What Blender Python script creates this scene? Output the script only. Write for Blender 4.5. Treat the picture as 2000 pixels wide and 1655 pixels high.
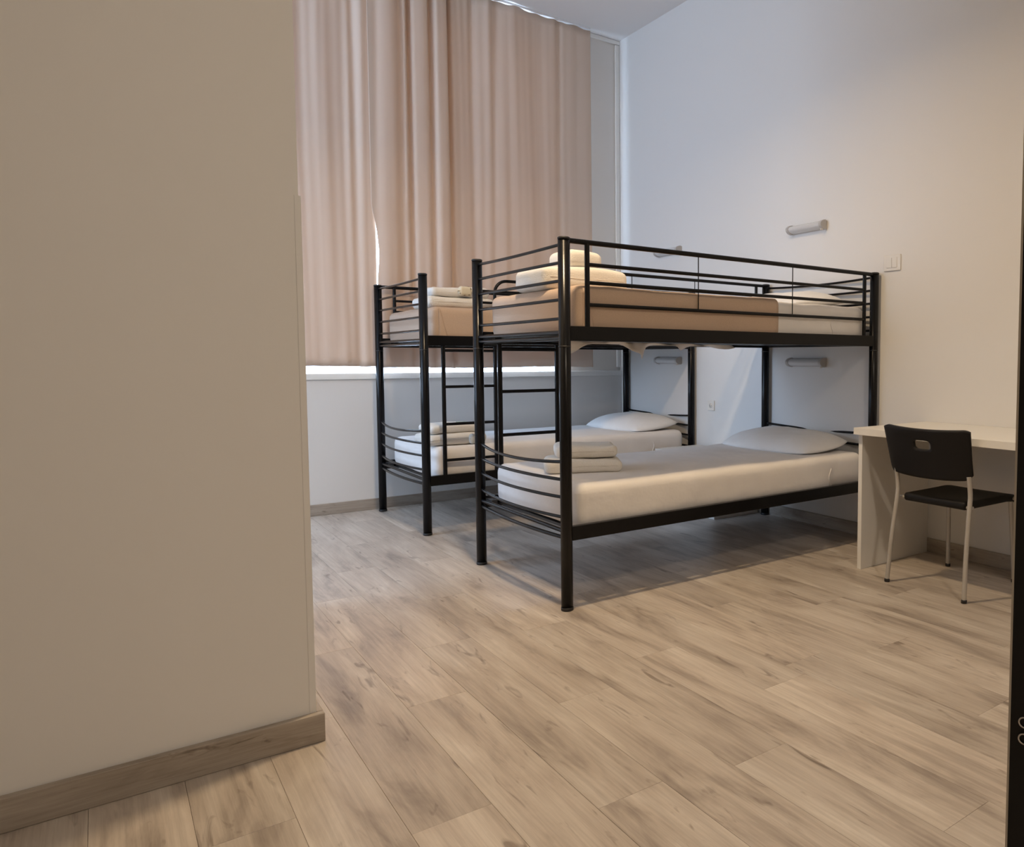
import bpy, bmesh, math, random
from mathutils import Vector, Matrix, noise

random.seed(7)
for o in list(bpy.data.objects):
    bpy.data.objects.remove(o)
S = bpy.context.scene
COL = S.collection

# ------------------------------------------------------------------ camera
F, PITCH, ROLL, YAW = 1473.06, -0.0600, 0.00202, 0.68357
PX, PY = 1391.0, 789.34
CAMPOS = Vector((-3.595, -5.680, 1.081))
fwd = Vector((math.sin(YAW) * math.cos(PITCH), math.cos(YAW) * math.cos(PITCH), math.sin(PITCH)))
rgt = fwd.cross(Vector((0, 0, 1))).normalized()
upv = rgt.cross(fwd)
r2 = rgt * math.cos(ROLL) + upv * math.sin(ROLL)
u2 = -rgt * math.sin(ROLL) + upv * math.cos(ROLL)
cd = bpy.data.cameras.new('camera')
cam = bpy.data.objects.new('camera', cd)
COL.objects.link(cam)
cam.matrix_world = Matrix(((r2.x, u2.x, -fwd.x, CAMPOS.x), (r2.y, u2.y, -fwd.y, CAMPOS.y),
                           (r2.z, u2.z, -fwd.z, CAMPOS.z), (0, 0, 0, 1)))
cd.sensor_width = 36
cd.lens = F * 36 / 2000
cd.shift_x = (1000 - PX) / 2000
cd.shift_y = (PY - 827.5) / 2000
cd.clip_start = 0.05
S.camera = cam

# ------------------------------------------------------------------ sky, lamps, exposure
W = bpy.data.worlds.new('sky')
S.world = W
W.use_nodes = True
bg = W.node_tree.nodes['Background']
bg.inputs[0].default_value = (0.57, 0.73, 1.0, 1)
bg.inputs[1].default_value = 13.5


def lamp(name, loc, power, color, size, rot=(0, 0, 0), spread=180):
    l = bpy.data.lights.new(name, 'AREA')
    l.shape = 'DISK'
    l.size = size
    l.energy = power
    l.color = color
    l.spread = math.radians(spread)
    o = bpy.data.objects.new(name, l)
    o.location = loc
    o.rotation_euler = rot
    COL.objects.link(o)


lamp('ceiling_lamp_light', (-2.30, -3.08, 3.45), 42, (1.0, 0.75, 0.47), 0.20, spread=150)
lamp('added_front_fill', (-2.40, -6.1, 3.3), 36, (1.0, 0.85, 0.68), 0.30)  # added warm fill from behind the camera for partition and bed side

# the window opening as a light portal (guides sampling of the sky, adds no light)
for nm_, sz_, loc_, rot_ in (('back_window_portal', (3.32, 2.70), (-2.29, .235, 2.28), (-math.pi / 2, 0, 0)),
                           ('added_window_portal', (1.75, 2.45), (-6.69, -1.075, 2.175), (0, -math.pi / 2, 0))):  # portal of the added side window
    pl_ = bpy.data.lights.new(nm_, 'AREA')
    pl_.shape = 'RECTANGLE'
    pl_.size, pl_.size_y = sz_ if nm_[0] == 'b' else (sz_[1], sz_[0])
    pl_.cycles.is_portal = True
    po_ = bpy.data.objects.new(nm_, pl_)
    po_.location = loc_
    po_.rotation_euler = rot_
    COL.objects.link(po_)

S.view_settings.view_transform = 'Standard'
S.view_settings.look = 'None'
S.view_settings.gamma = 1
S.view_settings.use_curve_mapping = False
S.view_settings.exposure = 0.06


# ------------------------------------------------------------------ materials
def mat(name, color, rough=0.5, metal=0.0, spec=0.5):
    m = bpy.data.materials.new(name)
    m.use_nodes = True
    b = m.node_tree.nodes['Principled BSDF']
    b.inputs['Base Color'].default_value = (*color, 1)
    b.inputs['Roughness'].default_value = rough
    b.inputs['Metallic'].default_value = metal
    b.inputs['Specular IOR Level'].default_value = spec
    return m


def nd(m, t, **kw):
    n = m.node_tree.nodes.new(t)
    for k, v in kw.items():
        setattr(n, k, v)
    return n


def lk(m, a, b):
    m.node_tree.links.new(a, b)


def bump_noise(m, scale, strength, dist=0.002, stretch=(1, 1, 1), detail=4, vary=None):
    """fine relief, optionally a slight colour variation"""
    b = m.node_tree.nodes['Principled BSDF']
    tc = nd(m, 'ShaderNodeTexCoord')
    mp = nd(m, 'ShaderNodeMapping')
    mp.inputs['Scale'].default_value = stretch
    lk(m, tc.outputs['Object'], mp.inputs[0])
    n = nd(m, 'ShaderNodeTexNoise')
    n.inputs['Scale'].default_value = scale
    n.inputs['Detail'].default_value = detail
    lk(m, mp.outputs[0], n.inputs['Vector'])
    bp = nd(m, 'ShaderNodeBump')
    bp.inputs['Strength'].default_value = strength
    bp.inputs['Distance'].default_value = dist
    lk(m, n.outputs['Fac'], bp.inputs['Height'])
    lk(m, bp.outputs[0], b.inputs['Normal'])
    if vary:
        base = b.inputs['Base Color'].default_value[:3]
        r = nd(m, 'ShaderNodeValToRGB')
        r.color_ramp.elements[0].position = 0.3
        r.color_ramp.elements[1].position = 0.7
        r.color_ramp.elements[0].color = (*[c * (1 - vary) for c in base], 1)
        r.color_ramp.elements[1].color = (*[min(1, c * (1 + vary)) for c in base], 1)
        lk(m, n.outputs['Fac'], r.inputs[0])
        lk(m, r.outputs[0], b.inputs['Base Color'])
    return m


def wood(name, dark, mid, light, rough, sx=16.0, sy=1.1, along='y', bumpy=0.1):
    m = mat(name, mid, rough)
    b = m.node_tree.nodes['Principled BSDF']
    tc = nd(m, 'ShaderNodeTexCoord')
    oi = nd(m, 'ShaderNodeObjectInfo')
    mul = nd(m, 'ShaderNodeVectorMath', operation='MULTIPLY')
    mul.inputs[1].default_value = (37.0, 53.0, 11.0)
    lk(m, oi.outputs['Random'], mul.inputs[0])
    add = nd(m, 'ShaderNodeVectorMath', operation='ADD')
    lk(m, tc.outputs['Object'], add.inputs[0])
    lk(m, mul.outputs[0], add.inputs[1])
    def mapped(a, c):
        mp = nd(m, 'ShaderNodeMapping')
        mp.inputs['Scale'].default_value = (a, c, a) if along == 'y' else (c, a, a)
        lk(m, add.outputs[0], mp.inputs[0])
        return mp
    # broad smoky streaks
    n1 = nd(m, 'ShaderNodeTexNoise')
    n1.inputs['Scale'].default_value = 1.0
    n1.inputs['Detail'].default_value = 5
    n1.inputs['Roughness'].default_value = 0.6
    n1.inputs['Distortion'].default_value = 0.5
    lk(m, mapped(sx * 0.55, sy * 1.5).outputs[0], n1.inputs['Vector'])
    r1 = nd(m, 'ShaderNodeValToRGB')
    cr = r1.color_ramp
    cr.elements[0].position = 0.29
    cr.elements[0].color = (*dark, 1)
    cr.elements[1].position = 0.72
    cr.elements[1].color = (*light, 1)
    e = cr.elements.new(0.46)
    e.color = (*mid, 1)
    lk(m, n1.outputs['Fac'], r1.inputs[0])
    # fine grain
    n2 = nd(m, 'ShaderNodeTexNoise')
    n2.inputs['Scale'].default_value = 1.0
    n2.inputs['Detail'].default_value = 7
    n2.inputs['Roughness'].default_value = 0.7
    lk(m, mapped(sx * 6, sy * 2.2).outputs[0], n2.inputs['Vector'])
    r2_ = nd(m, 'ShaderNodeValToRGB')
    r2_.color_ramp.elements[0].position = 0.30
    r2_.color_ramp.elements[0].color = (0.80, 0.79, 0.78, 1)
    r2_.color_ramp.elements[1].position = 0.62
    r2_.color_ramp.elements[1].color = (1.06, 1.06, 1.06, 1)
    lk(m, n2.outputs['Fac'], r2_.inputs[0])
    mx = nd(m, 'ShaderNodeMix', data_type='RGBA', blend_type='MULTIPLY')
    mx.inputs['Factor'].default_value = 1.0
    lk(m, r1.outputs[0], mx.inputs[6])
    lk(m, r2_.outputs[0], mx.inputs[7])
    # short dark knots and cracks
    n3 = nd(m, 'ShaderNodeTexNoise')
    n3.inputs['Scale'].default_value = 1.0
    n3.inputs['Detail'].default_value = 3
    n3.inputs['Distortion'].default_value = 1.2
    lk(m, mapped(sx * 1.5, sy * 4.5).outputs[0], n3.inputs['Vector'])
    r3 = nd(m, 'ShaderNodeValToRGB')
    r3.color_ramp.elements[0].position = 0.25
    r3.color_ramp.elements[0].color = (0.55, 0.52, 0.50, 1)
    r3.color_ramp.elements[1].position = 0.37
    r3.color_ramp.elements[1].color = (1, 1, 1, 1)
    lk(m, n3.outputs['Fac'], r3.inputs[0])
    mx2 = nd(m, 'ShaderNodeMix', data_type='RGBA', blend_type='MULTIPLY')
    mx2.inputs['Factor'].default_value = 1.0
    lk(m, mx.outputs[2], mx2.inputs[6])
    lk(m, r3.outputs[0], mx2.inputs[7])
    # each plank a little lighter or darker
    mr = nd(m, 'ShaderNodeMapRange')
    mr.inputs['To Min'].default_value = 0.90
    mr.inputs['To Max'].default_value = 1.08
    lk(m, oi.outputs['Random'], mr.inputs['Value'])
    mx3 = nd(m, 'ShaderNodeMix', data_type='RGBA', blend_type='MULTIPLY')
    mx3.inputs['Factor'].default_value = 1.0
    lk(m, mx2.outputs[2], mx3.inputs[6])
    lk(m, mr.outputs[0], mx3.inputs[7])
    lk(m, mx3.outputs[2], b.inputs['Base Color'])
    bp = nd(m, 'ShaderNodeBump')
    bp.inputs['Strength'].default_value = bumpy
    bp.inputs['Distance'].default_value = 0.001
    lk(m, n2.outputs['Fac'], bp.inputs['Height'])
    lk(m, bp.outputs[0], b.inputs['Normal'])
    return m


M = {}
M['wall'] = bump_noise(mat('white_wall_paint', (0.76, 0.745, 0.725), 0.75, spec=0.25), 60, 0.06)
M['ceiling'] = bump_noise(mat('ceiling_paint', (0.82, 0.82, 0.83), 0.85, spec=0.2), 50, 0.05)
M['gloss'] = mat('white_gloss_paint', (0.82, 0.82, 0.80), 0.35)
M['plank'] = wood('oak_laminate', (0.27, 0.225, 0.19), (0.47, 0.405, 0.345), (0.62, 0.56, 0.495), 0.40)
M['base'] = wood('greyed_oak_skirting', (0.24, 0.20, 0.165), (0.36, 0.31, 0.26), (0.44, 0.385, 0.33), 0.5, sx=30, sy=2, along='x')
M['base_y'] = wood('greyed_oak_skirting_side', (0.24, 0.20, 0.165), (0.36, 0.31, 0.26), (0.44, 0.385, 0.33), 0.5, sx=30, sy=2, along='y')
M['under'] = mat('floor_underlay', (0.34, 0.28, 0.22), 0.9)
M['black'] = bump_noise(mat('black_metal_enamel', (0.006, 0.006, 0.007), 0.24, spec=0.22), 90, 0.03)
M['cap'] = mat('black_plastic_cap', (0.012, 0.012, 0.013), 0.5)
M['bolt'] = mat('steel_bolt', (0.5, 0.5, 0.5), 0.35, 1.0)
M['sheet'] = bump_noise(mat('white_sheet', (0.84, 0.81, 0.79), 0.9, spec=0.1), 7, 0.35, 0.02, vary=0.03)
M['pillow'] = bump_noise(mat('white_pillowcase', (0.85, 0.84, 0.83), 0.9, spec=0.1), 9, 0.35, 0.02, vary=0.02)
M['blanket'] = bump_noise(mat('tan_blanket', (0.56, 0.42, 0.32), 0.95, spec=0.1), 240, 0.4, 0.003, vary=0.05)
M['towel'] = bump_noise(mat('white_terry', (0.82, 0.79, 0.74), 0.95, spec=0.1), 260, 0.6, 0.004, vary=0.04)
M['towel_fold'] = bump_noise(mat('cream_terry_border', (0.74, 0.70, 0.64), 0.95, spec=0.1), 260, 0.6, 0.004)
M['slat'] = mat('dark_slat', (0.02, 0.02, 0.022), 0.4)
M['desk'] = bump_noise(mat('white_melamine', (0.77, 0.75, 0.71), 0.45), 80, 0.03)
M['dark'] = mat('dark_screw_hole', (0.05, 0.04, 0.03), 0.6)
M['chair'] = bump_noise(mat('black_moulded_plastic', (0.008, 0.007, 0.007), 0.5, spec=0.25), 300, 0.25, 0.002)
M['leg'] = bump_noise(mat('silver_grey_steel', (0.50, 0.47, 0.43), 0.42, 0.35), 120, 0.05)
M['lampbody'] = mat('lamp_grey_housing', (0.48, 0.46, 0.44), 0.4)
M['diffuser'] = mat('lamp_diffuser', (0.62, 0.62, 0.62), 0.22)
M['plastic'] = mat('white_plastic', (0.76, 0.73, 0.68), 0.35)
M['doorblack'] = bump_noise(mat('black_door_laminate', (0.007, 0.006, 0.006), 0.5, spec=0.3), 40, 0.05)
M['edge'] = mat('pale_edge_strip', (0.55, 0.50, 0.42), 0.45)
M['ring'] = mat('nickel_ring', (0.6, 0.58, 0.56), 0.25, 1.0)
M['frame'] = mat('white_window_frame', (0.78, 0.78, 0.78), 0.35)

# curtain cloth: diffuse plus a little light let through
m = bpy.data.materials.new('beige_curtain_cloth')
m.use_nodes = True
nt = m.node_tree
nt.nodes.remove(nt.nodes['Principled BSDF'])
out = nt.nodes['Material Output']
df = nd(m, 'ShaderNodeBsdfDiffuse')
df.inputs[0].default_value = (0.78, 0.635, 0.525, 1)
tr = nd(m, 'ShaderNodeBsdfTranslucent')
tr.inputs[0].default_value = (0.60, 0.37, 0.22, 1)
mix = nd(m, 'ShaderNodeMixShader')
mix.inputs[0].default_value = 0.11
lk(m, df.outputs[0], mix.inputs[1])
lk(m, tr.outputs[0], mix.inputs[2])
lk(m, mix.outputs[0], out.inputs[0])
tc = nd(m, 'ShaderNodeTexCoord')
wv = nd(m, 'ShaderNodeTexNoise')
wv.inputs['Scale'].default_value = 500
lk(m, tc.outputs['Object'], wv.inputs['Vector'])
bp = nd(m, 'ShaderNodeBump')
bp.inputs['Strength'].default_value = 0.15
bp.inputs['Distance'].default_value = 0.001
lk(m, wv.outputs['Fac'], bp.inputs['Height'])
lk(m, bp.outputs[0], df.inputs['Normal'])
M['curtain'] = m

# window glass
m = bpy.data.materials.new('window_glass')
m.use_nodes = True
nt = m.node_tree
nt.nodes.remove(nt.nodes['Principled BSDF'])
tp = nd(m, 'ShaderNodeBsdfTransparent')
tp.inputs[0].default_value = (0.95, 0.97, 0.97, 1)
gl = nd(m, 'ShaderNodeBsdfGlossy')
gl.inputs['Roughness'].default_value = 0.02
mix = nd(m, 'ShaderNodeMixShader')
mix.inputs[0].default_value = 0.06
lk(m, tp.outputs[0], mix.inputs[1])
lk(m, gl.outputs[0], mix.inputs[2])
lk(m, mix.outputs[0], nt.nodes['Material Output'].inputs[0])
M['glass'] = m

# floral soap wrapper
m = mat('floral_wrapper', (0.72, 0.64, 0.48), 0.5)
b = m.node_tree.nodes['Principled BSDF']
tc = nd(m, 'ShaderNodeTexCoord')
vo = nd(m, 'ShaderNodeTexVoronoi')
vo.inputs['Scale'].default_value = 32
lk(m, tc.outputs['Object'], vo.inputs['Vector'])
rp = nd(m, 'ShaderNodeValToRGB')
rp.color_ramp.elements[0].position = 0.16
rp.color_ramp.elements[0].color = (0.28, 0.20, 0.10, 1)
rp.color_ramp.elements[1].position = 0.3
rp.color_ramp.elements[1].color = (0.74, 0.66, 0.50, 1)
lk(m, vo.outputs['Distance'], rp.inputs[0])
lk(m, rp.outputs[0], b.inputs['Base Color'])
M['floral'] = m
M['greenlabel'] = mat('olive_print', (0.22, 0.24, 0.14), 0.5)
M['clear'] = mat('frosted_wrapper', (0.62, 0.64, 0.62), 0.2)


# ------------------------------------------------------------------ mesh helpers
class MB:
    def __init__(s):
        s.v = []
        s.f = []
        s.sm = []

    def add(s, vs, fs, smooth=False):
        o = len(s.v)
        s.v += [tuple(v) for v in vs]
        s.f += [tuple(i + o for i in f) for f in fs]
        s.sm += [smooth] * len(fs)
        return s

    def box(s, x0, x1, y0, y1, z0, z1):
        vs = [(x, y, z) for x in (x0, x1) for y in (y0, y1) for z in (z0, z1)]
        return s.add(vs, [(0, 1, 3, 2), (4, 6, 7, 5), (0, 4, 5, 1), (2, 3, 7, 6), (0, 2, 6, 4), (1, 5, 7, 3)])

    def tube(s, pts, r, n=12, cap=True, flat=None):
        """round tube along a path; r may be a list; flat=(a,b) makes an oval section"""
        pts = [Vector(p) for p in pts]
        N = len(pts)
        rs = r if isinstance(r, (list, tuple)) else [r] * N
        tang = []
        for i in range(N):
            a = pts[max(0, i - 1)]
            c = pts[min(N - 1, i + 1)]
            tang.append((c - a).normalized())
        ref = Vector((0, 0, 1)) if abs(tang[0].z) < 0.9 else Vector((1, 0, 0))
        u = tang[0].cross(ref).normalized()
        vs = []
        for i in range(N):
            if i:
                q = tang[i - 1].rotation_difference(tang[i])
                u = q @ u
            w = tang[i].cross(u).normalized()
            for k in range(n):
                a = 2 * math.pi * k / n
                vs.append(pts[i] + (u * math.cos(a) + w * math.sin(a)) * rs[i])
        fs = []
        for i in range(N - 1):
            for k in range(n):
                fs.append((i * n + k, i * n + (k + 1) % n, (i + 1) * n + (k + 1) % n, (i + 1) * n + k))
        s.add(vs, fs, True)
        if cap:
            s.add(vs[:n], [tuple(reversed(range(n)))])
            s.add(vs[-n:], [tuple(range(n))])
        return s

    def lathe(s, prof, c, axis='z', n=16):
        vs = []
        for r, h in prof:
            for k in range(n):
                a = 2 * math.pi * k / n
                p = (r * math.cos(a), r * math.sin(a), h)
                if axis == 'y':
                    p = (p[0], p[2], p[1])
                elif axis == 'x':
                    p = (p[2], p[0], p[1])
                vs.append((p[0] + c[0], p[1] + c[1], p[2] + c[2]))
        m_ = len(prof)
        fs = [(i * n + k, i * n + (k + 1) % n, (i + 1) * n + (k + 1) % n, (i + 1) * n + k) for i in range(m_ - 1) for k in range(n)]
        fs += [tuple(reversed(range(n))), tuple(range((m_ - 1) * n, m_ * n))]
        return s.add(vs, fs, True)

    def build(s, name, m, parent=None, bevel=0.0, loc=None):
        me = bpy.data.meshes.new(name)
        me.from_pydata(s.v, [], s.f)
        me.polygons.foreach_set('use_smooth', s.sm)
        if bevel or any(s.sm):
            bm = bmesh.new()
            bm.from_mesh(me)
            if bevel:
                bmesh.ops.remove_doubles(bm, verts=bm.verts, dist=1e-6)
                bmesh.ops.bevel(bm, geom=[e for e in bm.edges if e.is_manifold and e.calc_face_angle(0) > 0.5], offset=bevel,
                                segments=2, profile=0.5, affect='EDGES', clamp_overlap=True)
            bmesh.ops.recalc_face_normals(bm, faces=bm.faces)
            bm.to_mesh(me)
            bm.free()
        me.materials.append(M[m])
        o = bpy.data.objects.new(name, me)
        COL.objects.link(o)
        if loc:
            o.location = loc
        if parent:
            o.parent = parent
        return o


def empty(name, loc=(0, 0, 0), rz=0.0):
    o = bpy.data.objects.new(name, None)
    o.empty_display_size = 0.1
    o.location = loc
    o.rotation_euler = (0, 0, rz)
    COL.objects.link(o)
    return o


def tag(o, label, cat, group=None):
    o['label'] = label
    o['category'] = cat
    if group:
        o['group'] = group
    return o


def struct(o):
    o['kind'] = 'structure'
    return o


def soft_box(hx, hy, hz, r, nx=24, ny=14, nz=6, amp=0.0, freq=3.0, seed=0, shape=None):
    """rounded box centred on the origin, as a smooth mesh; shape(x,y,z) moves points"""
    def ticks(h, n):
        inner = [-h + r + (2 * h - 2 * r) * i / n for i in range(n + 1)]
        e = [0.0, 0.3, 0.65]
        return [-h + r * t for t in e] + inner + [h - r * t for t in reversed(e)]
    tx, ty, tz = ticks(hx, nx), ticks(hy, ny), ticks(hz, nz)
    idx = {}
    vs = []
    fs = []

    def vert(x, y, z):
        k = (round(x, 6), round(y, 6), round(z, 6))
        if k in idx:
            return idx[k]
        p = Vector((x, y, z))
        i = Vector((max(-hx + r, min(hx - r, x)), max(-hy + r, min(hy - r, y)), max(-hz + r, min(hz - r, z))))
        d = p - i
        if d.length > 1e-9:
            p = i + d.normalized() * r
        if amp:
            q = p * freq + Vector((seed * 3.1, seed * 1.7, seed))
            nrm = d.normalized() if d.length > 1e-9 else Vector((0, 0, 1))
            p = p + nrm * amp * noise.noise(q) + Vector((0, 0, amp * 0.6 * noise.noise(q * 2.3)))
        if shape:
            p = Vector(shape(p.x, p.y, p.z))
        idx[k] = len(vs)
        vs.append(tuple(p))
        return idx[k]

    def grid(A, B, fn, flip):
        for i in range(len(A) - 1):
            for j in range(len(B) - 1):
                q = [vert(*fn(A[i], B[j])), vert(*fn(A[i + 1], B[j])), vert(*fn(A[i + 1], B[j + 1])), vert(*fn(A[i], B[j + 1]))]
                fs.append(tuple(reversed(q)) if flip else tuple(q))
    for sgn in (-1, 1):
        grid(tx, ty, lambda a, c: (a, c, sgn * hz), sgn < 0)
        grid(tx, tz, lambda a, c: (a, sgn * hy, c), sgn > 0)
        grid(ty, tz, lambda a, c: (sgn * hx, a, c), sgn < 0)
    mb = MB()
    mb.add(vs, fs, True)
    return mb


def arc(c, r, a0, a1, n, plane='xz', y=0.0):
    return [(c[0] + r * math.cos(a0 + (a1 - a0) * i / n), y, c[1] + r * math.sin(a0 + (a1 - a0) * i / n)) for i in range(n + 1)]


# ------------------------------------------------------------------ room shell
XL, YF, HC = -6.50, -6.70, 3.813
XP, YP = -3.156, -3.363
SILL = 0.975

floor = struct(MB().box(XL - .1, .1, YF - .1, .3, -0.12, -0.012).build('floor', 'under'))
PW, PL = 0.19, 1.28
cache = {}
fixed = {-2.13: -3.444, -1.94: -3.920, -2.89: -3.322}
rnd = random.Random(11)
k0 = math.ceil((XL + 1.75) / PW) - 1
kx = k0
while -1.75 + kx * PW < 0:
    x0, x1 = -1.75 + kx * PW, -1.75 + (kx + 1) * PW
    off = fixed.get(round(x0, 2), None)
    if off is None:
        off = (kx * 0.437 % 1.0) * PL + rnd.uniform(-.1, .1)
    x0c, x1c = max(x0, XL), min(x1, 0.0)
    j = math.floor((YF - off) / PL)
    while off + j * PL < 0:
        y0, y1 = max(off + j * PL, YF), min(off + (j + 1) * PL, 0.0)
        if y1 - y0 > .02 and x1c - x0c > .01:
            key = (round(x1c - x0c, 3), round(y1 - y0, 3))
            if key not in cache:
                w, l = x1c - x0c - .0006, y1 - y0 - .0006
                t = MB()
                b_ = .0005
                vs = [(-w / 2, -l / 2, -.012), (w / 2, -l / 2, -.012), (w / 2, l / 2, -.012), (-w / 2, l / 2, -.012),
                      (-w / 2, -l / 2, -b_), (w / 2, -l / 2, -b_), (w / 2, l / 2, -b_), (-w / 2, l / 2, -b_),
                      (-w / 2 + b_, -l / 2 + b_, 0), (w / 2 - b_, -l / 2 + b_, 0), (w / 2 - b_, l / 2 - b_, 0), (-w / 2 + b_, l / 2 - b_, 0)]
                fs = [(0, 3, 2, 1), (0, 1, 5, 4), (1, 2, 6, 5), (2, 3, 7, 6), (3, 0, 4, 7), (4, 5, 9, 8), (5, 6, 10, 9), (6, 7, 11, 10), (7, 4, 8, 11), (8, 9, 10, 11)]
                t.add(vs, fs)
                o = t.build('plank', 'plank')
                cache[key] = o.data
            else:
                o = bpy.data.objects.new('plank', cache[key])
                COL.objects.link(o)
            o.location = ((x0c + x1c) / 2, (y0 + y1) / 2, rnd.uniform(-.0003, .0))
            o.parent = floor
        j += 1
    kx += 1

struct(MB().box(XL - .1, .1, YF - .1, .3, HC, HC + .12).build('ceiling', 'ceiling'))
struct(MB().box(0, .12, YF - .1, .3, -.012, HC).build('wall_right', 'wall'))
LY0, LY1, LZ0, LZ1 = -1.95, -.20, .95, 3.40  # wall opening for the added side window
wl = MB().box(XL - .2, XL, YF - .1, LY0, -.012, HC).box(XL - .2, XL, LY1, .3, -.012, HC)
wl.box(XL - .2, XL, LY0, LY1, -.012, LZ0).box(XL - .2, XL, LY0, LY1, LZ1, HC)
struct(wl.build('wall_left', 'wall'))
struct(MB().box(XL, 0, YF - .12, YF, -.012, HC).build('wall_front', 'wall'))
# window wall: solid under the sill, recessed pier to the right of the opening
OX0, OX1, OZ1 = -3.95, -0.63, 3.62
wb = MB()
wb.box(XL, 0, 0, .24, -.012, .93)
wb.box(OX1, 0, .03, .24, .93, HC)
wb.box(XL, OX0, .03, .24, .93, HC)
wb.box(OX0, OX1, .03, .24, OZ1, HC)
struct(wb.build('wall_back', 'wall'))
pw = MB()
pw.box(XL, XP, YP, YP + 1.36, -.012, HC)     # partition face; unseen depth behind added to keep side daylight off the right wall
struct(pw.build('wall_partition', 'wall'))
# corner guard on the end of the partition
cg = MB().box(XP - .010, XP + .006, YP - .0012, YP, .08, 1.52).box(XP, XP + .006, YP, YP + .05, .08, 1.52)
struct(cg.build('trim_1', 'wall'))
# white edge profile in the window corner and along the ceiling
struct(MB().box(-.042, -.001, .008, .029, SILL + .03, 3.775).build('trim_2', 'gloss', bevel=.006))
struct(MB().box(-.62, -.001, .006, .029, 3.778, 3.811).build('trim_3', 'gloss', bevel=.006))
# skirting
HB = .078
struct(MB().box(-.014, -.0005, YF, -.001, 0, HB).build('baseboard_right', 'base_y', bevel=.003))
struct(MB().box(XL, -.015, -.014, -.0005, 0, HB).build('baseboard_back', 'base', bevel=.003))
bp_ = MB().box(XL, XP + .024, YP - .022, YP - .0005, 0, HB + .004)
bpo = struct(bp_.build('baseboard_partition', 'base', bevel=.003))
MB().box(XP + .007, XP + .024, YP + .001, YP + 1.36, 0, HB + .004).build('skirting_return', 'base_y', bpo, bevel=.003)

# window: frame, panes, sill
win = struct(MB().box(OX0, OX1, .13, .19, .90, .945).box(OX0, OX1, .13, .19, OZ1 - .05, OZ1).build('window_1', 'frame'))
npan = 4
for i in range(npan + 1):
    xm = OX0 + (OX1 - OX0) * i / npan
    MB().box(max(OX0, xm - .025), min(OX1, xm + .025), .13, .19, .945, OZ1 - .05).build('mullion', 'frame', win)
for i in range(npan):
    xa = OX0 + (OX1 - OX0) * i / npan + .025
    xb = OX0 + (OX1 - OX0) * (i + 1) / npan - .025
    MB().box(xa, xb, .157, .163, .945, OZ1 - .05).build('pane', 'glass', win)
MB().box(XL, -.001, -.012, .05, .931, SILL).build('sill', 'gloss', win, bevel=.004)


added_win = struct(MB().box(XL - .14, XL - .08, LY0, LY1, LZ0, LZ0 + .05).box(XL - .14, XL - .08, LY0, LY1, LZ1 - .05, LZ1).build('added_side_window', 'frame'))  # unseen window added to let in cool daylight from the left
for i in range(3):
    ym = LY0 + (LY1 - LY0) * i / 2
    MB().box(XL - .14, XL - .08, max(LY0, ym - .03), min(LY1, ym + .03), LZ0 + .05, LZ1 - .05).build('mullion', 'frame', added_win)
for i in range(2):
    MB().box(XL - .112, XL - .108, LY0 + (LY1 - LY0) * i / 2 + .03, LY0 + (LY1 - LY0) * (i + 1) / 2 - .03, LZ0 + .05, LZ1 - .05).build('pane', 'glass', added_win)
MB().box(XL - .08, XL + .03, LY0 - .03, LY1 + .03, LZ0 - .03, LZ0).build('sill', 'gloss', added_win, bevel=.004)


# curtains ------------------------------------------------------------
def dents(x, zt):
    """sharp pleats near the middle of the curtain, fading downwards"""
    y = 0
    for c, w, a, lo in ((-1.795, .020, .095, .45), (-1.640, .022, .085, .35), (-1.500, .017, .085, .45), (-1.325, .030, .040, .35), (-2.17, .032, .050, .35), (-1.86, .030, .045, .5), (-1.16, .035, .035, .4), (-.62, .030, .028, .5)):
        f = lo + (1 - lo) * max(0, (zt - .25) / .75)
        y += a * f * math.exp(-((x - c) / (w * (1.25 - .35 * zt))) ** 2)
    return y


def n1(x, s_=0.0, z=0.0):
    return noise.noise(Vector((x, s_, z)))


def folds(x, zt):
    flat = max(0.0, min(1.0, (x + 1.15) / .35))          # the right end hangs almost flat
    u = x + .010 * math.sin(zt * 4 + x * 3)
    y = .050 * n1(u * 3.6, 1.3, zt * .5) + .040 * n1(u * 8.5, 4.1, zt * .6) + .012 * n1(u * 21, 7.7, zt * .8)
    y *= (1 - .60 * flat) * (.7 + .3 * zt)
    return y + dents(x, zt)


def curtain(name, xl, xr, label, zb, dy=0.0):
    nx, nz = int((xr(0) - xl(0)) * 190), 44
    top, mb = HC - .022, MB()
    vs = []
    for j in range(nz + 1):
        t = j / nz
        for i in range(nx + 1):
            s_ = i / nx
            z0 = zb + .004 * math.sin(9 * s_ + 1) + .003 * noise.noise(Vector((s_ * 30, 0, zb)))
            z = z0 + (top - z0) * t
            x = xl(t) + (xr(t) - xl(t)) * s_
            vs.append((x, max(-.105, min(.027, -.055 + .80 * folds(x, t))) + dy, z + (.006 * math.sin(x * 37) if j == nz else 0)))
    fs = [(j * (nx + 1) + i, j * (nx + 1) + i + 1, (j + 1) * (nx + 1) + i + 1, (j + 1) * (nx + 1) + i) for j in range(nz) for i in range(nx)]
    mb.add(vs, fs, True)
    o = mb.build(name, 'curtain')
    sol = o.modifiers.new('cloth_thickness', 'SOLIDIFY')
    sol.thickness = .0016
    return tag(o, label, 'curtain', 'curtains on the tall window')


def slit(t):     # left edge of the right panel opens a narrow gap at mid height
    z = 1.0 + t * 2.8
    g = 0.0
    if z < 2.0:
        g = .016 * math.exp(-((z - 1.80) / .14) ** 2) + .008 * max(0, min(1, (1.65 - z) / .3)) + .004 * max(0, min(1, (1.35 - z) / .2))
    else:
        g = -.03 * min(1, (z - 2.0) / .12)
    return g


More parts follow.
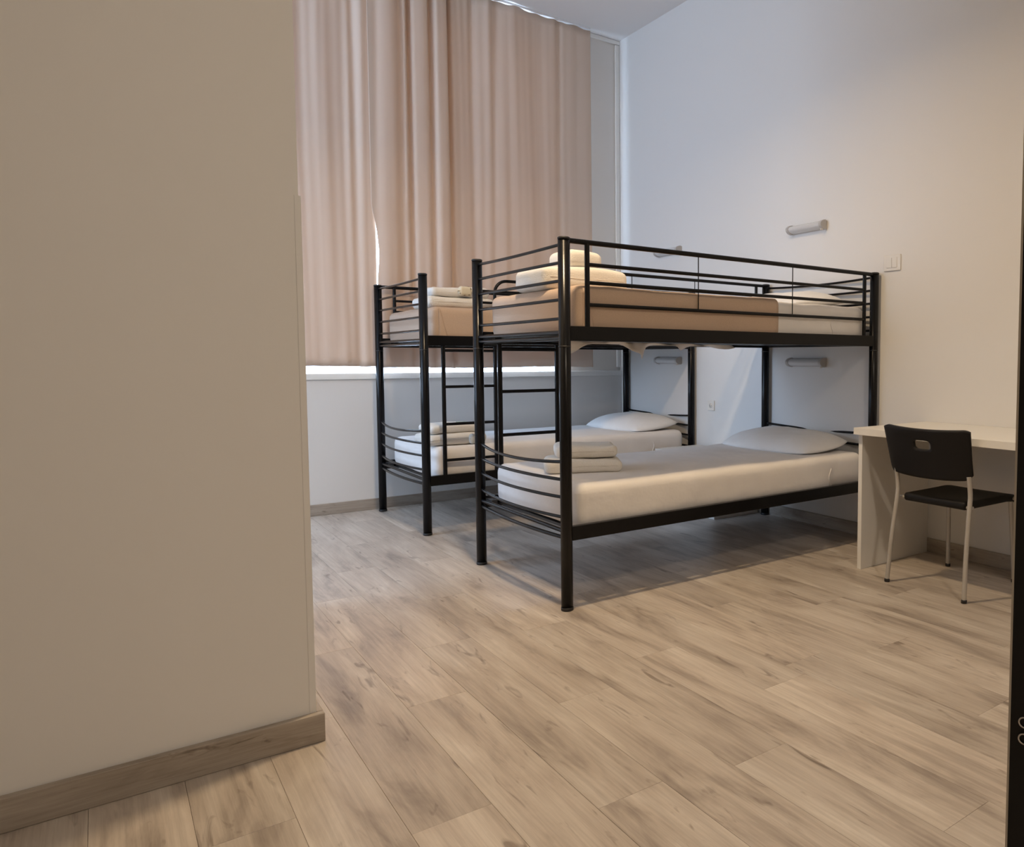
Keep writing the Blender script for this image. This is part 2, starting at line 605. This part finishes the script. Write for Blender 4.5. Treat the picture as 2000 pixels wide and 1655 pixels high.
curtain('curtain', lambda t: -3.98, lambda t: -2.050, 'narrower beige curtain panel beside the left partition wall', 1.022, .007)
curtain('curtain', lambda t: -2.050 + slit(t), lambda t: -.325, 'wide beige pleated curtain panel hanging behind the bunk beds', 1.010)
tk = tag(MB().box(-4.0, -.33, -.062, -.040, HC - .014, HC - .0005).build('curtain_track', 'frame'), 'thin white curtain track on the ceiling above the curtains', 'curtain track')


# ------------------------------------------------------------------ bunk beds
BW, BL, BH = 0.930, 2.03, 1.588
XC = -1.05


def bar_path(x, z, bow, sag, sgn, n=12):
    h = BW / 2 - .018
    pts = []
    for i in range(n + 1):
        t = -1 + 2 * i / n
        k = 1 - t * t
        pts.append((x + sgn * bow * k, h * t, z - sag * k))
    return pts


def bunk(yc, gs, label):
    """gs = +1/-1: the side (local y) that has the full guard rail; ladder on the other"""
    root = empty('bunk_bed', (XC, yc, 0))
    tag(root, label, 'bunk bed', 'black metal bunk beds')
    hl, hw = BL / 2, BW / 2
    for sx in (-1, 1):
        for sy in (-1, 1):
            p = MB().lathe([(.0255, .008), (.0255, BH - .004)], (sx * hl, sy * hw, 0), n=20).build('post', 'black', root)
            MB().lathe([(.0235, 0), (.0268, .002), (.0268, .014), (.0257, .015)], (sx * hl, sy * hw, 0), n=20).build('foot_cap', 'cap', p)
            MB().lathe([(.0266, BH - .010), (.0266, BH - .003), (.022, BH)], (sx * hl, sy * hw, 0), n=20).build('top_cap', 'cap', p)
            MB().lathe([(.0262, 1.128), (.0262, 1.134)], (sx * hl, sy * hw, 0), n=20).build('joint_ring', 'cap', p)
            for zz in (.33, 1.187):
                MB().lathe([(.006, 0), (.006, .004), (.003, .006)], (sx * (hl + .0245), sy * hw, zz), 'x', 8).build('bolt', 'bolt', p)
    rx = hl - .02
    for sy in (-1, 1):
        for z0, z1 in ((1.155, 1.218), (.300, .362)):
            MB().box(-rx, rx, sy * hw - .0145, sy * hw + .0145, z0, z1).build('side_rail', 'black', root, bevel=.004)
    for sx in (-1, 1):
        x = sx * hl
        for z in (1.560, 1.484, 1.408, 1.329, 1.249):
            MB().tube(bar_path(x, z, .018, .010 if z > 1.5 else .003, sx), .0072, 8).build('end_bar', 'black', root)
        for z in (.640, .562, .486, .400):
            MB().tube(bar_path(x, z, .045, .018 if z > .6 else .002, sx), .0075, 8).build('end_bar', 'black', root)
        for z in (1.190, .340):
            MB().tube(bar_path(x, z, .0, 0, sx, 2), .010, 10).build('end_rail', 'black', root)
        MB().tube(bar_path(x, .312, .03, 0, sx), .009, 8).build('end_rail', 'black', root)
        MB().tube(bar_path(x, 1.166, .0, 0, sx, 2), .009, 8).build('end_rail', 'black', root)
        for sy in (-1, 1):     # corner bracket of the mattress frame
            for z in (.338, 1.190):
                MB().box(min(x - sx * .055, x - sx * .02), max(x - sx * .055, x - sx * .02), sy * (hw - .05) - .04, sy * (hw - .05) + .04, z - .016, z + .012).build('bracket', 'cap', root, bevel=.004)
    # full guard side
    y = gs * hw
    MB().tube([(-rx, y, 1.575), (rx, y, 1.575)], .0115, 12).build('guard_rail', 'black', root)
    for xu in (-.905, .925):
        MB().tube([(xu, y, 1.215), (xu, y, 1.572)], .0112, 12).build('guard_upright', 'black', root)
    for z in (1.482, 1.405, 1.311):
        MB().tube([(-.903, y, z), (.923, y, z)], .0085, 10).build('guard_rail', 'black', root)
    for xr in (-.30, .336):
        MB().tube([(xr, y, 1.311), (xr, y, 1.57)], .0026, 8).build('guard_rod', 'black', root)
    # ladder side: short guard with a rounded end, then the ladder
    y = -gs * hw
    path = [(-.564, y, 1.428), (-.564, y, 1.50)] + arc((-.484, 1.495), .08, math.pi, math.pi / 2, 8, y=y)[1:] + [(rx, y, 1.575)]
    MB().tube(path, .0100, 10).build('guard_rail', 'black', root)
    for z in (1.505, 1.432):
        MB().tube([(-.655, y, z), (.923, y, z)], .0082, 10).build('guard_rail', 'black', root)
    MB().tube([(.925, y, 1.215), (.925, y, 1.572)], .0105, 10).build('guard_upright', 'black', root)
    MB().tube([(-.655, y, 1.215), (-.655, y, 1.513)], .0095, 10).build('guard_upright', 'black', root)
    for xr in (-.071, .40):
        MB().tube([(xr, y, 1.432), (xr, y, 1.57)], .0026, 8).build('guard_rod', 'black', root)
    for xr in (-.900, -.568):
        MB().tube([(xr, y, .360), (xr, y, 1.158)], .0125, 12).build('ladder_rail', 'black', root)
    for z in (1.128, .905, .674, .450):
        MB().tube([(-.895, y, z), (-.573, y, z)], .0092, 10).build('rung', 'black', root)
    # slatted base of both bunks
    for z in (1.168, .313):
        for k in range(13):
            xs = -.90 + k * .15
            MB().box(xs - .028, xs + .028, -hw + .0145, hw - .0145, z, z + .012).build('slat', 'slat', root)
    return root


YA, YB = -2.3526, -.5862
bunk(YA, -1, 'black tubular metal bunk bed in front, nearer the white desk')
bunk(YB, 1, 'black tubular metal bunk bed behind the other, beside the curtains')

MZ_LO, MZ_UP = .327, 1.182


def mattress(yc, z0, label, hx=.955, thick=.203, seed=0):
    mb = soft_box(hx, .444, thick / 2, .045, 40, 18, 5, amp=.005, freq=4, seed=seed)
    o = mb.build('mattress', 'sheet', loc=(XC + .01, yc, z0 + thick / 2))
    tag(o, label, 'mattress', 'sheeted mattresses on the bunk beds')
    # folded seam of the fitted sheet near the head end
    for dy in (-1, 1):
        t = MB()
        pts = [(.66, dy * (.445), -thick / 2 + .03 + i * .02) for i in range(6)]
        pts = [(p[0] + .01 * math.sin(i * 1.1 + seed), p[1] + dy * .001, p[2]) for i, p in enumerate(pts)]
        t.tube(pts, .0035, 6)
        t.build('sheet_seam', 'sheet', o)
    return o


mattress(YA, MZ_UP, 'upper mattress of the front bunk bed, white sheet showing past tan blanket', seed=1)
mattress(YA, MZ_LO, 'lower mattress of the front bunk bed under a white sheet', seed=2)
mattress(YB, MZ_UP, 'upper mattress of the rear bunk bed by the curtains', seed=3)
mattress(YB, MZ_LO, 'lower mattress of the rear bunk bed under a white sheet', seed=4)


def blanket(yc, label, seed):
    th = .203
    x0, x1 = -.965, .277         # local to the mattress
    hx = (x1 - x0) / 2

    def shp(x, y, z):
        # gentle waves along the hems and a slightly crooked head edge
        return (x, y, z + .003 * math.sin(x * 7 + seed) * math.cos(y * 6))
    mb = soft_box(hx, .452, th / 2 + .008, .042, 36, 18, 6, amp=.004, freq=5, seed=seed, shape=shp)
    o = mb.build('blanket', 'blanket', loc=(XC + .01 + (x0 + x1) / 2, yc, MZ_UP + th / 2 + .006))
    bm = bmesh.new()                      # open cloth: no underside, cut straight at the head end
    bm.from_mesh(o.data)
    bmesh.ops.delete(bm, geom=[f for f in bm.faces if f.normal.z < -.6 or f.calc_center_median().x > hx - .042], context='FACES')
    bm.to_mesh(o.data)
    bm.free()
    so_ = o.modifiers.new('cloth_thickness', 'SOLIDIFY')
    so_.thickness = .004
    so_.offset = -1
    tag(o, label, 'blanket', 'tan blankets on the upper bunks')
    # gathered corner folds at the foot end
    for sy in (-1, 1):
        t = MB()
        vs, fs = [], []
        for i in range(9):
            s_ = i / 8
            z = .095 - .185 * s_
            w = .012 + .050 * s_
            for k in range(5):
                q = k / 4
                vs.append((-hx + .035 + w * q, sy * (.4520 +   .006 * math.sin(math.pi * q)), z - .004 * q))
        for i in range(8):
            for k in range(4):
                fs.append((i * 5 + k, i * 5 + k + 1, (i + 1) * 5 + k + 1, (i + 1) * 5 + k))
        t.add(vs, fs, True)
        c = t.build('corner_fold', 'blanket', o)
        c.modifiers.new('cloth_thickness', 'SOLIDIFY').thickness = .004
    return o


blanket(YA, 'tan blanket over the upper mattress of the front bunk bed', 1)
blanket(YB, 'tan blanket over the upper mattress of the rear bunk bed', 5)


def pillow(name_label, c, rz, a=.228, b_=.392, h=.115, seed=0, tilt=0.0):
    nu, nv = 26, 36
    vs, fs = [], []

    def pt(u, v, s_):
        e = max(0, (1 - abs(u) ** 2.6)) * max(0, (1 - abs(v) ** 3.0))
        x = a * u * math.sqrt(1 - .22 * v * v)
        y = b_ * v * math.sqrt(1 - .22 * u * u)
        n_ = noise.noise(Vector((x * 6 + seed, y * 6, seed))) * .012 + noise.noise(Vector((x * 18 + seed, y * 14, seed))) * .004
        z = (h * .72 * e ** .55 + n_ * e if s_ > 0 else -h * .28 * e ** .4)
        return (x, y, z + tilt * u * .0)
    for s_ in (1, -1):
        o0 = len(vs)
        for i in range(nu + 1):
            for j in range(nv + 1):
                vs.append(pt(math.sin((-1 + 2 * i / nu) * math.pi / 2), math.sin((-1 + 2 * j / nv) * math.pi / 2), s_))
        for i in range(nu):
            for j in range(nv):
                q = (o0 + i * (nv + 1) + j, o0 + (i + 1) * (nv + 1) + j, o0 + (i + 1) * (nv + 1) + j + 1, o0 + i * (nv + 1) + j + 1)
                fs.append(q if s_ > 0 else tuple(reversed(q)))
    t = MB()
    t.add(vs, fs, True)
    o = t.build('pillow', 'pillow', loc=(c[0], c[1], c[2] + h * .28))
    o.rotation_euler = (0, tilt, rz)
    bm = bmesh.new()
    bm.from_mesh(o.data)
    bmesh.ops.remove_doubles(bm, verts=bm.verts, dist=1e-5)
    bm.to_mesh(o.data)
    bm.free()
    tag(o, name_label, 'pillow', 'white pillows at the head ends')
    return o


TL_ = MZ_LO + .203
TU_ = MZ_UP + .203
pillow('white pillow on the lower mattress of the front bunk bed', (-.285, -2.32, TL_ - .003), .06, seed=2, tilt=-.10)
pillow('white pillow on the lower mattress of the rear bunk bed', (-.295, -.60, TL_ - .003), .05, seed=9, tilt=-.10)
pillow('white pillow on the upper mattress of the front bunk bed', (-.285, -2.30, TU_ - .003), -.05, h=.105, seed=5, tilt=-.06)


# ------------------------------------------------------------------ towels
def towel(label, c, hx, hy, hz, rz=0.0, seed=0, layers=2):
    """folded towel: a soft body with the fold edges of the layers along its sides"""
    root = empty('folded_towel', c, rz)
    tag(root, label, 'towel', 'folded towels on the bunk beds')
    def shp(x, y, z):
        k = 1 - .12 * (abs(x) / hx) ** 4 * (1 if z > 0 else 0)
        return (x, y, z * k + .004 * math.sin(x * 14 + seed) * (1 if z > 0 else 0))
    soft_box(hx, hy, hz, min(hz * .85, .032), 16, 12, 3, amp=.004, freq=9, seed=seed, shape=shp).build('towel_body', 'towel', root, loc=(0, 0, hz))
    for k in range(1, layers):
        z = 2 * hz * k / layers
        for sy in (-1, 1):
            MB().tube([(-hx * .86 + i * hx * .215, sy * (hy - .0008), z + .0015 * math.sin(i + seed)) for i in range(9)], .0022, 6).build('fold_edge', 'towel_fold', root)
    return root


towel('larger folded white towel on the front bunk bed\'s upper mattress', (-1.785, -2.37, TU_ + .013), .228, .16, .056, 0, 1)
towel('small folded white towel topmost on the front bunk bed\'s upper mattress', (-1.775, -2.39, TU_ + .127), .095, .11, .040, 0, 2, 1)
towel('lower folded towel of the pair on the front bunk bed\'s lower mattress', (-1.760, -2.415, TL_ + .002), .185, .115, .033, -.42, 3)
towel('upper folded towel of the pair on the front bunk bed\'s lower mattress', (-1.735, -2.400, TL_ + .070), .150, .105, .031, -.42, 4)
towel('lower folded towel of the pair on the rear bunk bed\'s upper mattress', (-1.790, -.80, TU_ + .013), .215, .16, .034, 0, 5)
towel('upper rolled towel of the pair on the rear bunk bed\'s upper mattress', (-1.790, -.82, TU_ + .082), .190, .13, .032, 0, 6, 1)
towel('lower folded towel of the pair on the rear bunk bed\'s lower mattress', (-1.830, -.82, TL_ + .002), .190, .15, .036, 0, 7)
towel('upper folded towel of the pair on the rear bunk bed\'s lower mattress', (-1.835, -.83, TL_ + .077), .165, .12, .026, 0, 8, 1)


def packet(label, c, hx, hy, hz, mname, rz=0.0, ry=0.0):
    root = empty('soap_packet', c, rz)
    root.rotation_euler = (0, ry, rz)
    tag(root, label, 'soap packet', 'guest soap packets on the rear bunk bed')
    soft_box(hx, hy, hz, hz * .6, 6, 5, 2, amp=.001, freq=30, seed=3).build('wrapper', mname, root, loc=(0, 0, hz))
    for q0, q1 in ((-hx * 1.12, -hx * .9), (hx * .9, hx * 1.12)):
        MB().box(q0, q1, -hy * .8, hy * .8, hz * .9, hz * 1.1).build('crimped_end', mname, root)
    return root


packet('small floral wrapped soap at the end of towels on the upper bunk by curtains', (-1.770, -.962, TU_ + .090), .042, .012, .030, 'floral')
packet('small olive printed soap packet on the towels of the rear lower bunk', (-1.785, -.905, TL_ + .131), .030, .030, .006, 'greenlabel')
packet('small frosted packet in front of the towels on the rear lower bunk', (-1.752, -.985, TL_ + .002), .016, .012, .034, 'clear')

# loose sheet ends hanging under the front upper bunk
vs, fs = [], []
n_ = 60
for i in range(n_ + 1):
    s_ = i / n_
    x = -1.93 + 1.30 * s_
    dip = .012 + .050 * max(0, math.sin(s_ * 21 + .4)) ** 2 * (1 - .75 * s_) + (.07 * math.exp(-((s_ - .42) / .035) ** 2))
    y = -2.55 + .35 * s_ + .02 * math.sin(s_ * 17)
    for k in range(4):
        vs.append((x, y + .012 * k * math.sin(s_ * 30), 1.163 - dip * k / 3))
for i in range(n_):
    for k in range(3):
        fs.append((i * 4 + k, (i + 1) * 4 + k, (i + 1) * 4 + k + 1, i * 4 + k + 1))
t = MB()
t.add(vs, fs, True)
o = t.build('hanging_sheet', 'sheet')
o.modifiers.new('cloth_thickness', 'SOLIDIFY').thickness = .0015
tag(o, 'loose white sheet edge drooping under the front upper bunk', 'sheet')

# ------------------------------------------------------------------ bedside cabinet between the beds
cab = empty('bedside_cabinet', (-.225, -1.47, 0))
tag(cab, 'low white bedside cabinet on the floor between the two bunk beds', 'cabinet')
MB().box(-.195, .205, -.335, .335, .0, .40).build('carcass', 'desk', cab, bevel=.002)
MB().box(-.205, .207, -.34, .34, .40, .42).build('cabinet_top', 'desk', cab, bevel=.002)
for z0, z1 in ((.02, .20), (.21, .39)):
    d = MB().box(-.213, -.196, -.328, .328, z0, z1).build('drawer', 'desk', cab, bevel=.002)
    MB().lathe([(.012, 0), (.008, .012), (.013, .022)], (-.236, 0, (z0 + z1) / 2), 'x', 12).build('knob', 'leg', d)

# ------------------------------------------------------------------ reading lamps and plates on the right wall
def reading_lamp(y, z, label):
    root = empty('reading_lamp', (0, y, z))
    tag(root, label, 'wall lamp', 'tubular reading lamps above the pillows')
    hl = .155
    MB().box(-.014, -.0005, -hl, hl, -.028, .028).build('back_plate', 'lampbody', root, bevel=.003)
    prof = [(math.cos(a), math.sin(a)) for a in [math.pi / 2 + math.pi * i / 12 for i in range(13)]]
    vs = [(-.014 + .044 * c_, yy, .026 * s_) for yy in (-hl + .02, hl - .02) for c_, s_ in prof]
    n = 13
    fs = [(i, i + 1, n + i + 1, n + i) for i in range(n - 1)] + [tuple(range(n)), tuple(reversed(range(n, 2 * n))), (0, n, 2 * n - 1, n - 1)]
    t = MB()
    t.add(vs, fs, False)
    t.build('diffuser', 'diffuser', root)
    for sg in (-1, 1):
        ya, yb = sorted((sg * (hl - .0205), sg * hl))
        vs = [(-.012 + .050 * c_, yy, .031 * s_) for yy in (ya, yb) for c_, s_ in prof]
        t = MB()
        t.add(vs, fs, False)
        t.build('end_cap', 'lampbody', root)
    MB().box(-.050, -.030, -hl + .006, -hl + .014, -.036, -.026).build('switch', 'plastic', root)
    return root


reading_lamp(-2.255, 1.925, 'tubular wall lamp above the front bunk bed\'s upper pillow')
reading_lamp(-2.262, 1.058, 'tubular wall lamp above the front bunk bed\'s lower pillow')
reading_lamp(-.733, 1.935, 'tubular wall lamp above the rear bunk bed, near the curtain')
reading_lamp(-.733, 1.066, 'tubular wall lamp above the rear bunk bed\'s lower pillow')


def plate(y, z, hy, hz, name, label, cat, outlet):
    root = empty(name, (0, y, z))
    tag(root, label, cat)
    MB().box(-.009, -.0005, -hy, hy, -hz, hz).build('face_plate', 'plastic', root, bevel=.003)
    if outlet:
        MB().lathe([(.019, 0), (.019, .003)], (-.0105, 0, 0), 'x', 16).build('socket', 'plastic', root)
        for q in (-.008, .008):
            MB().lathe([(.0024, 0), (.0024, .001)], (-.0112, q, 0), 'x', 8).build('pin_hole', 'dark', root)
    else:
        MB().box(-.0125, -.0085, -hy * .62, -.001, -hz * .62, hz * .62).build('rocker', 'plastic', root, bevel=.001)
        MB().box(-.0125, -.0085, .001, hy * .62, -hz * .62, hz * .62).build('rocker', 'plastic', root, bevel=.001)
    return root


plate(-2.921, 1.637, .059, .046, 'light_switch', 'cream light switch plate on the wall above the desk end', 'light switch', False)
plate(-1.261, .728, .038, .038, 'power_socket', 'white power socket on the wall between the bunk beds', 'power socket', True)

# ------------------------------------------------------------------ desk
desk = empty('desk', (-.30, -3.80, 0))
tag(desk, 'plain white panel desk against the wall behind the black chair', 'desk')
dk = dict(x0=-.62 + .30, x1=-.015 + .30)
MB().box(dk['x0'], .2985, -.62, .632, .697, .732).build('desk_top', 'desk', desk, bevel=.0015)
sp = MB().box(-.588 + .30, .285, .600, .624, 0, .697).build('side_panel', 'desk', desk, bevel=.001)
MB().lathe([(.004, 0), (.004, .001)], (-.10, .5992, .68), 'y', 10).build('screw_hole', 'dark', sp)
MB().box(-.588 + .30, .285, -.612, -.588, 0, .697).build('side_panel', 'desk', desk, bevel=.001)

# ------------------------------------------------------------------ chair
ch = empty('chair', (-.41, -3.63, 0))
tag(ch, 'black plastic chair with grey steel legs pulled up to desk', 'chair')
OXC, OYC = .41, 3.63


def C(x, y, z):
    return (x + OXC, y + OYC, z)


def smooth_path(P, n=6):
    """Catmull-Rom through the points"""
    P = [Vector(p) for p in P]
    Q = [P[0] * 2 - P[1]] + P + [P[-1] * 2 - P[-2]]
    r = []
    for i in range(1, len(Q) - 2):
        for k in range(n):
            t_ = k / n
            a, b0, c_, d = Q[i - 1], Q[i], Q[i + 1], Q[i + 2]
            r.append(.5 * ((2 * b0) + (c_ - a) * t_ + (2 * a - 5 * b0 + 4 * c_ - d) * t_ ** 2 + (3 * b0 - a - 3 * c_ + d) * t_ ** 3))
    r.append(P[-1])
    return r


YLc, YRc = -3.432, -3.842
for yk, yf in ((YLc - .012, -3.417), (YRc + .008, -3.838)):
    lg = MB().tube(smooth_path([C(-.652, yf, .006), C(-.640, yf + (yk - yf) * .5, .22), C(-.618, yk, .42), C(-.614, yk, .47), C(-.620, yk, .52), C(-.628, yk, .562)], 5), .0108, 12).build('leg', 'leg', ch)
    MB().lathe([(.013, 0), (.013, .012), (.0112, .016)], C(-.652, yf, 0), n=14).build('foot_cap', 'cap', lg)
for yf, yk in ((-3.445, -3.462), (-3.812, -3.800)):
    lg = MB().tube(smooth_path([C(-.182, yf, .006), C(-.196, (yf + yk) / 2, .22), C(-.212, yk, .415)], 5), .0108, 12).build('leg', 'leg', ch)
    MB().lathe([(.013, 0), (.013, .012), (.0112, .016)], C(-.182, yf, 0), n=14).build('foot_cap', 'cap', lg)
for yk in (YLc - .050, YRc + .050):
    MB().tube([C(-.580, yk, .410), C(-.205, yk, .408)], .0095, 10).build('seat_rail', 'leg', ch)
for xk in (-.590, -.215):
    MB().tube([C(xk, YLc - .012, .416), C(xk, YRc + .008, .416)], .0085, 10).build('cross_rail', 'leg', ch)


def seat_shape(x, y, z):
    k = 1 - (x / .215) ** 2 * .3
    dip = -.010 * (1 - (x / .215) ** 2) * (1 - (y / .18) ** 2)
    front = -.012 * max(0, (x - .12) / .09) ** 2
    taper = 1 + .03 * x / .2
    return (x, y * taper, z + (dip if z > 0 else 0) + front)


soft_box(.213, .175, .0195, .015, 18, 16, 2, shape=seat_shape).build('seat', 'chair', ch, loc=C(-.392, -3.637, .421))

# backrest: curved shell with an oval grip hole
NU, NV = 44, 22
hole = (.0, .0)


def back_pt(u, v):
    # u across (-1 window side .. 1 room side), v up (0..1)
    yw = .217 + .012 * v
    y = -3.630 - u * yw
    zt = .772 - .010 * (1 - u * u)
    zb = .548 - .014 * (1 - abs(u) ** 2.5) + .0
    if abs(u) > .86:          # rounded lower corners
        q = (abs(u) - .86) / .14
        zb += .022 * q * q
        zt -= .010 * q * q
    z = zb + (zt - zb) * v
    x = -.612 - .050 * v + .024 * u * u - .036
    x += .010 * (abs(u) ** 6)
    return Vector((x, y, z))


us = [-1 + 2 * i / NU for i in range(NU + 1)]
vs_ = [j / NV for j in range(NV + 1)]
pts = [[back_pt(u, v) for v in vs_] for u in us]
hy0, hz0, hw_, hh_ = -3.628, .690, .046, .0225     # grip hole centre and half size


def in_hole(p):
    a_ = abs(p.y - hy0)
    b__ = abs(p.z - hz0)
    return (a_ / hw_) ** 4 + (b__ / hh_) ** 4 < 1


bm = bmesh.new()
grid = [[bm.verts.new(C(*p)) for p in row] for row in pts]
bm.faces.ensure_lookup_table()
for i in range(NU):
    for j in range(NV):
        cen = (pts[i][j] + pts[i + 1][j] + pts[i + 1][j + 1] + pts[i][j + 1]) / 4
        if in_hole(cen):
            continue
        bm.faces.new((grid[i][j], grid[i + 1][j], grid[i + 1][j + 1], grid[i][j + 1]))
# snap the rim of the opening onto the oval
for e in bm.edges:
    if e.is_boundary:
        for v in e.verts:
            y_, z_ = v.co.y - OYC - hy0, v.co.z - hz0
            if abs(y_) < hw_ * 1.6 and abs(z_) < hh_ * 2.2:
                k_ = ((abs(y_) / hw_) ** 4 + (abs(z_) / hh_) ** 4) ** .25
                if k_ > .2:
                    v.co.y = OYC + hy0 + y_ / k_
                    v.co.z = hz0 + z_ / k_
for v in [v for v in bm.verts if not v.link_faces]:
    bm.verts.remove(v)
bmesh.ops.recalc_face_normals(bm, faces=bm.faces)
for f_ in bm.faces:
    f_.smooth = True
me = bpy.data.meshes.new('backrest')
bm.to_mesh(me)
bm.free()
me.materials.append(M['chair'])
o = bpy.data.objects.new('backrest', me)
COL.objects.link(o)
o.parent = ch
sd = o.modifiers.new('shell', 'SOLIDIFY')
sd.thickness = .016
sd.offset = 0

# ------------------------------------------------------------------ black door leaf at the right edge
dx, dy = -2.827, -5.262
dd = Vector((.30, -.95, 0)).normalized()
dn = Vector((dd.y, -dd.x, 0))
if dn.dot(CAMPOS - Vector((dx, dy, 1))) < 0:
    dn = -dn
ang = math.atan2(dd.y, dd.x)
door = MB().box(.0, .80, -.02, .02, .008, 2.08).build('door_1', 'doorblack', loc=(dx, dy, 0))
door.rotation_euler = (0, 0, ang)
struct(door)
sgn = 1 if (Matrix.Rotation(ang, 3, 'Z') @ Vector((0, 1, 0))).dot(dn) > 0 else -1
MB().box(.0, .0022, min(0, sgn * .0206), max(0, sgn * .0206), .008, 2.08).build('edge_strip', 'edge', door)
for zz, xx in ((.694, .0165), (.676, .0165)):
    ring = MB()
    prof = []
    for k in range(20):
        a = 2 * math.pi * k / 20
        prof.append((xx + .0055 * math.cos(a), sgn * .0212, zz + .0055 * math.sin(a)))
    prof.append(prof[0])
    ring.tube(prof, .0011, 6, cap=False)
    ring.build('screw_ring', 'ring', door)
